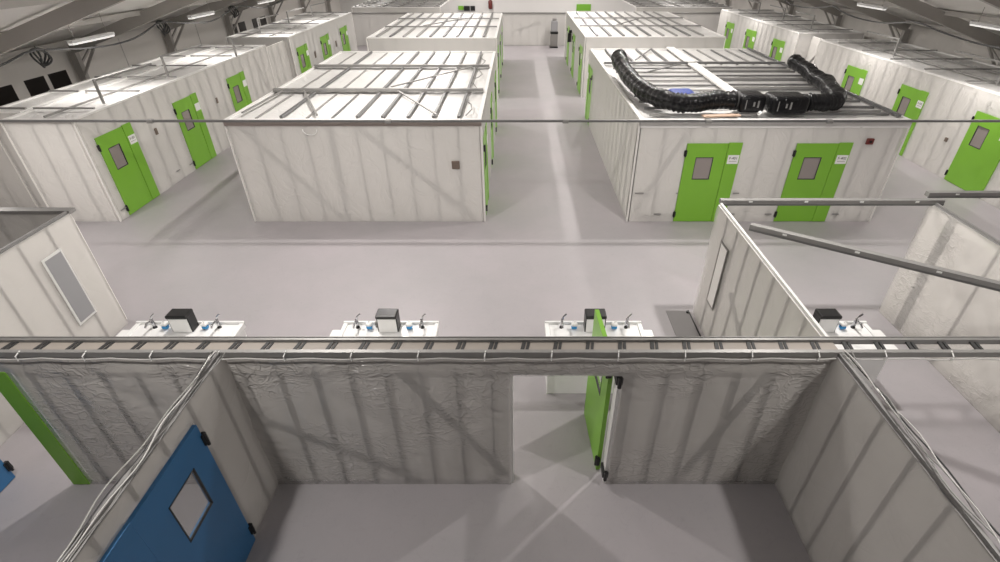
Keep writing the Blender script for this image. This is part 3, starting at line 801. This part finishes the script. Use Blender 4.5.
single('roof_light_bulb', MB().tube([(5.7,12.15,2.70),(5.7,12.12,2.73),(5.7,12.1,2.76)], .04, 10), 'whitetie', 'small white cap at the foot of the left fan unit', 'cap')

# ------------------------------------------------------------------ tent hall
XC, HW, EZ, SL = .8, 16.2, 3.05, .33
Y0T, Y1T = -6.0, 50.0
struct('floor', MB().box((-18,-6,-.1),(20,51,0)), 'floor')
def rz(x): return EZ + (HW-abs(x-XC))*SL
def membrane():
    mb = MB(); vs=[]; fs=[]; nx=48; ny=60
    for j in range(ny+1):
        y = Y0T+(Y1T-Y0T)*j/ny
        for i in range(nx+1):
            x = XC-HW+2*HW*i/nx
            vs.append((x,y,rz(x)+.28+.05*math.sin(math.pi*(y-2.3)/5.5)**2))
    for j in range(ny):
        for i in range(nx): k=j*(nx+1)+i; fs.append((k,k+nx+1,k+nx+2,k+1))
    return mb.add(vs,fs)
struct('ceiling', membrane(), 'tent', smooth=True)
XLW, XRW = XC-HW-.1, XC+HW+.1
struct('wall_left', MB().box((XLW-.1,Y0T,0),(XLW,Y1T,EZ+.35)), 'tentwall')
def wr():
    mb=MB(); vs=[]; fs=[]; n=260
    for i in range(n+1):
        y=Y0T+(Y1T-Y0T)*i/n; d=.05*noise.noise(Vector((y*2.3,0,3)))+.03*noise.noise(Vector((y*6,1,3)))
        vs += [(XRW+d*1.6,y,0),(XRW+d,y,EZ+.35)]
    for i in range(n): fs.append((2*i,2*i+1,2*i+3,2*i+2))
    return mb.add(vs,fs)
struct('wall_right', wr(), 'tentwall', smooth=True)
def gable():
    mb=MB(); mb.add([(XLW,Y1T,0),(XRW,Y1T,0),(XRW,Y1T,EZ+.35),(XC,Y1T,rz(XC)+.4),(XLW,Y1T,EZ+.35),
                     (XLW,Y1T+.1,0),(XRW,Y1T+.1,0),(XRW,Y1T+.1,EZ+.35),(XC,Y1T+.1,rz(XC)+.4),(XLW,Y1T+.1,EZ+.35)],
                    [(0,1,2,3,4),(9,8,7,6,5),(0,5,6,1),(1,6,7,2),(2,7,8,3),(3,8,9,4),(4,9,5,0)]); return mb
struct('wall_back', gable(), 'strip')
# windows on the left tent wall
wi = 0
for y in (15.4,16.65,17.62,  30.1,31.15,32.9,33.95):
    wi += 1
    o = struct('window_%d'%wi, MB().box((XLW,y,2.0),(XLW+.03,y+.78,2.5), .008), 'window')
k = 0
for y in (15.0,21.5,27.0):
    k += 1; struct('trim_%d'%k, MB().tube([(XLW+.01,y,.0),(XLW+.01,y,EZ)], .015, 6), 'frame2')
# tent frames
def tent_frame(y, idx):
    t = thing('tent_frame', 'grey aluminium tent frame with posts and sloping rafters, %s'%('over the camera side of the hall' if y < 6 else ('first' ,'second','third','fourth','fifth','sixth','seventh','eighth')[idx]+' from the near end'), 'frame', (XC,y,0), 'tent frames')
    for s in (-1,1):
        xw = XC+s*(HW-.12)
        obj('post', MB().box((xw-.12,y-.09,0),(xw+.12,y+.09,EZ-.03)), 'frame', t)
        zf = EZ-.05
        obj('rafter', MB().bar((xw,y,rz(xw)+.02),(XC,y,rz(XC)+.02), .16, .34), 'frame', t)
        obj('knee_brace', MB().bar((xw,y+.05,EZ-.5),(xw,y+1.0,EZ+.05), .06,.06), 'frame', t)
        obj('knee_brace', MB().bar((xw,y-.05,EZ-.9),(xw-s*.9,y,rz(xw-s*.9)-.1), .07,.07), 'frame', t)
    return t
ys = [2.3+5.5*i for i in range(0,9)]
for i,y in enumerate(ys): tent_frame(y, i-1 if i else 0)
# purlins
px = [15.9, 13.3, 10.6, 7.9, 4.5]
names = ('at the eaves','second above the eaves','third above the eaves','fourth above the eaves','nearest the ridge')
for i,d in enumerate(px):
    for s in (-1,1):
        x = XC+s*d
        single('roof_purlin', MB().box((x-.06,Y0T,rz(x)+.12),(x+.06,Y1T,rz(x)+.26)), 'frame2', 'long grey roof purlin %s, %s slope'%(names[i], 'left' if s < 0 else 'right'), 'purlin', 'roof purlins')
# electrical cables looping below the eaves
for s in (-1,1):
    x = XC+s*12.6
    pts = [(x+.1*math.sin(i*.7), 2+i*.5, rz(x)-.30-.30*abs(math.sin(math.pi*(2+i*.5-2.3)/5.5))) for i in range(80)]
    single('hanging_cable', MB().tube(pts, .025, 6), 'darkcable', 'dark cable sagging between tent frames on the %s slope'%('left' if s<0 else 'right'), 'cable', smooth=True)
# coils
cw = ('nearest','second nearest','farthest')
for i,(cx,cy,cz) in enumerate(((-13.7,15.6,3.35),(-13.7,21.6,3.4),(-13.7,27.4,3.4))):
    mb = MB()
    for k in range(3):
        rr_ = .25-.02*k
        pts = [(cx+.08*math.sin(a*2+k)+.05*k, cy+rr_*.8*math.cos(a), cz+rr_*math.sin(a)) for a in [2*math.pi*j/24 for j in range(25)]]
        mb.tube(pts, .028, 6)
    mb.tube([(cx,cy,cz+.25),(cx,cy,rz(cx)+.05)], .015, 6)
    single('cable_coil', mb, 'darkcable', 'black cable coil hanging by the left eaves, %s of the three'%cw[i], 'cable coil', smooth=True)
# batten lamps near the eaves
li = 0
def batten(x, y, z, side, ordn, power=None):
    t = thing('batten_lamp', 'long white batten lamp under the %s tent roof, %s from the near end'%(side, ordn), 'lamp', (x,y,z), 'batten lamps near the eaves')
    obj('lamp_body', MB().box((x-.07,y-.8,z),(x+.07,y+.8,z+.07), .01), 'lampbody', t)
    obj('diffuser', MB().box((x-.06,y-.78,z-.04),(x+.06,y+.78,z), .01), 'lamp', t)
    for s in (-.6,.6): obj('hanger', MB().tube([(x,y+s,z+.07),(x,y+s,rz(x)+.1)], .01, 6), 'frame', t)
def area(x, y, z, w, l, P, col=(1,.955,.915), spread=170):
    la = bpy.data.lights.new('hall_light', 'AREA'); la.shape = 'RECTANGLE'; la.size = w; la.size_y = l; la.energy = P; la.color = col
    la.spread = R(spread)
    o = bpy.data.objects.new('hall_light', la); COL.objects.link(o); o.location = (x,y,z); return o
ordn = ('first','second','third','fourth','fifth','sixth','seventh','eighth','ninth')
for i,y in enumerate(ys):
    for x,side in ((-11.2,'left'),(12.4,'right')):
        zl = 3.98 if x < 0 else 4.25
        if y > 8 : batten(x, y+1.3, zl, side, ordn[i])
        area(x, y+1.3, zl-.05, .12, 1.5, (130 if i == 1 else 66) if x < 0 else 90)
for i,y in enumerate(ys):
    for x in (-3.6, 4.9):
        area(x-.15, y, 6.4, .2, .2, 250 if y > 5 else 165)

# signs on the far gable
t = thing('exit_sign', 'green rectangular sign on the far end wall above the aisle', 'sign', (5.7,49.9,1.4)); obj('sign_panel', MB().box((5.1,49.85,1.35),(6.35,49.95,1.85)), 'signgreen', t)
t = thing('wall_board', 'small black and green board on the far end wall, left of the aisle', 'sign', (-4.6,49.9,1.4))
obj('green_square', MB().box((-5.2,49.85,1.42),(-4.75,49.95,1.72)), 'signgreen', t); obj('black_square', MB().box((-4.72,49.85,1.35),(-4.2,49.95,1.72)), 'black', t); obj('black_square', MB().box((-4.15,49.85,1.35),(-3.75,49.95,1.72)), 'black', t)
single('fire_extinguisher', MB().tube([(-2.4,49.82,1.5),(-2.4,49.82,1.55),(-2.4,49.82,2.1),(-2.4,49.82,2.2)], .18, 12, rf=lambda i: (.14,.18,.18,.06)[i]), 'red', 'dark red extinguisher on the far end wall, left of the aisle', 'extinguisher', smooth=True)

# ------------------------------------------------------------------ world, camera, view
w = bpy.data.worlds.new('World'); C.world = w; w.use_nodes = True
bg = w.node_tree.nodes['Background']; bg.inputs[0].default_value = (1,.97,.94,1); bg.inputs[1].default_value = .03
cam = bpy.data.cameras.new('Camera'); co = bpy.data.objects.new('Camera', cam); COL.objects.link(co)
co.location = (0,0,6); co.rotation_euler = (R(90-33.48),0,0)
cam.sensor_width = 36; cam.lens = 505/1000*36; cam.shift_x = -.018; cam.clip_start = .05; cam.clip_end = 200
C.camera = co
vs = C.view_settings
vs.view_transform = 'Standard'; vs.look = 'None'; vs.exposure = -0.2; vs.gamma = 1; vs.use_curve_mapping = False
C.cycles.use_denoising = True
C.cycles.transparent_max_bounces = 12
C.cycles.max_bounces = 6; C.cycles.diffuse_bounces = 4
for r_ in ROOTS:
    if '_o' in r_: del r_['_o']
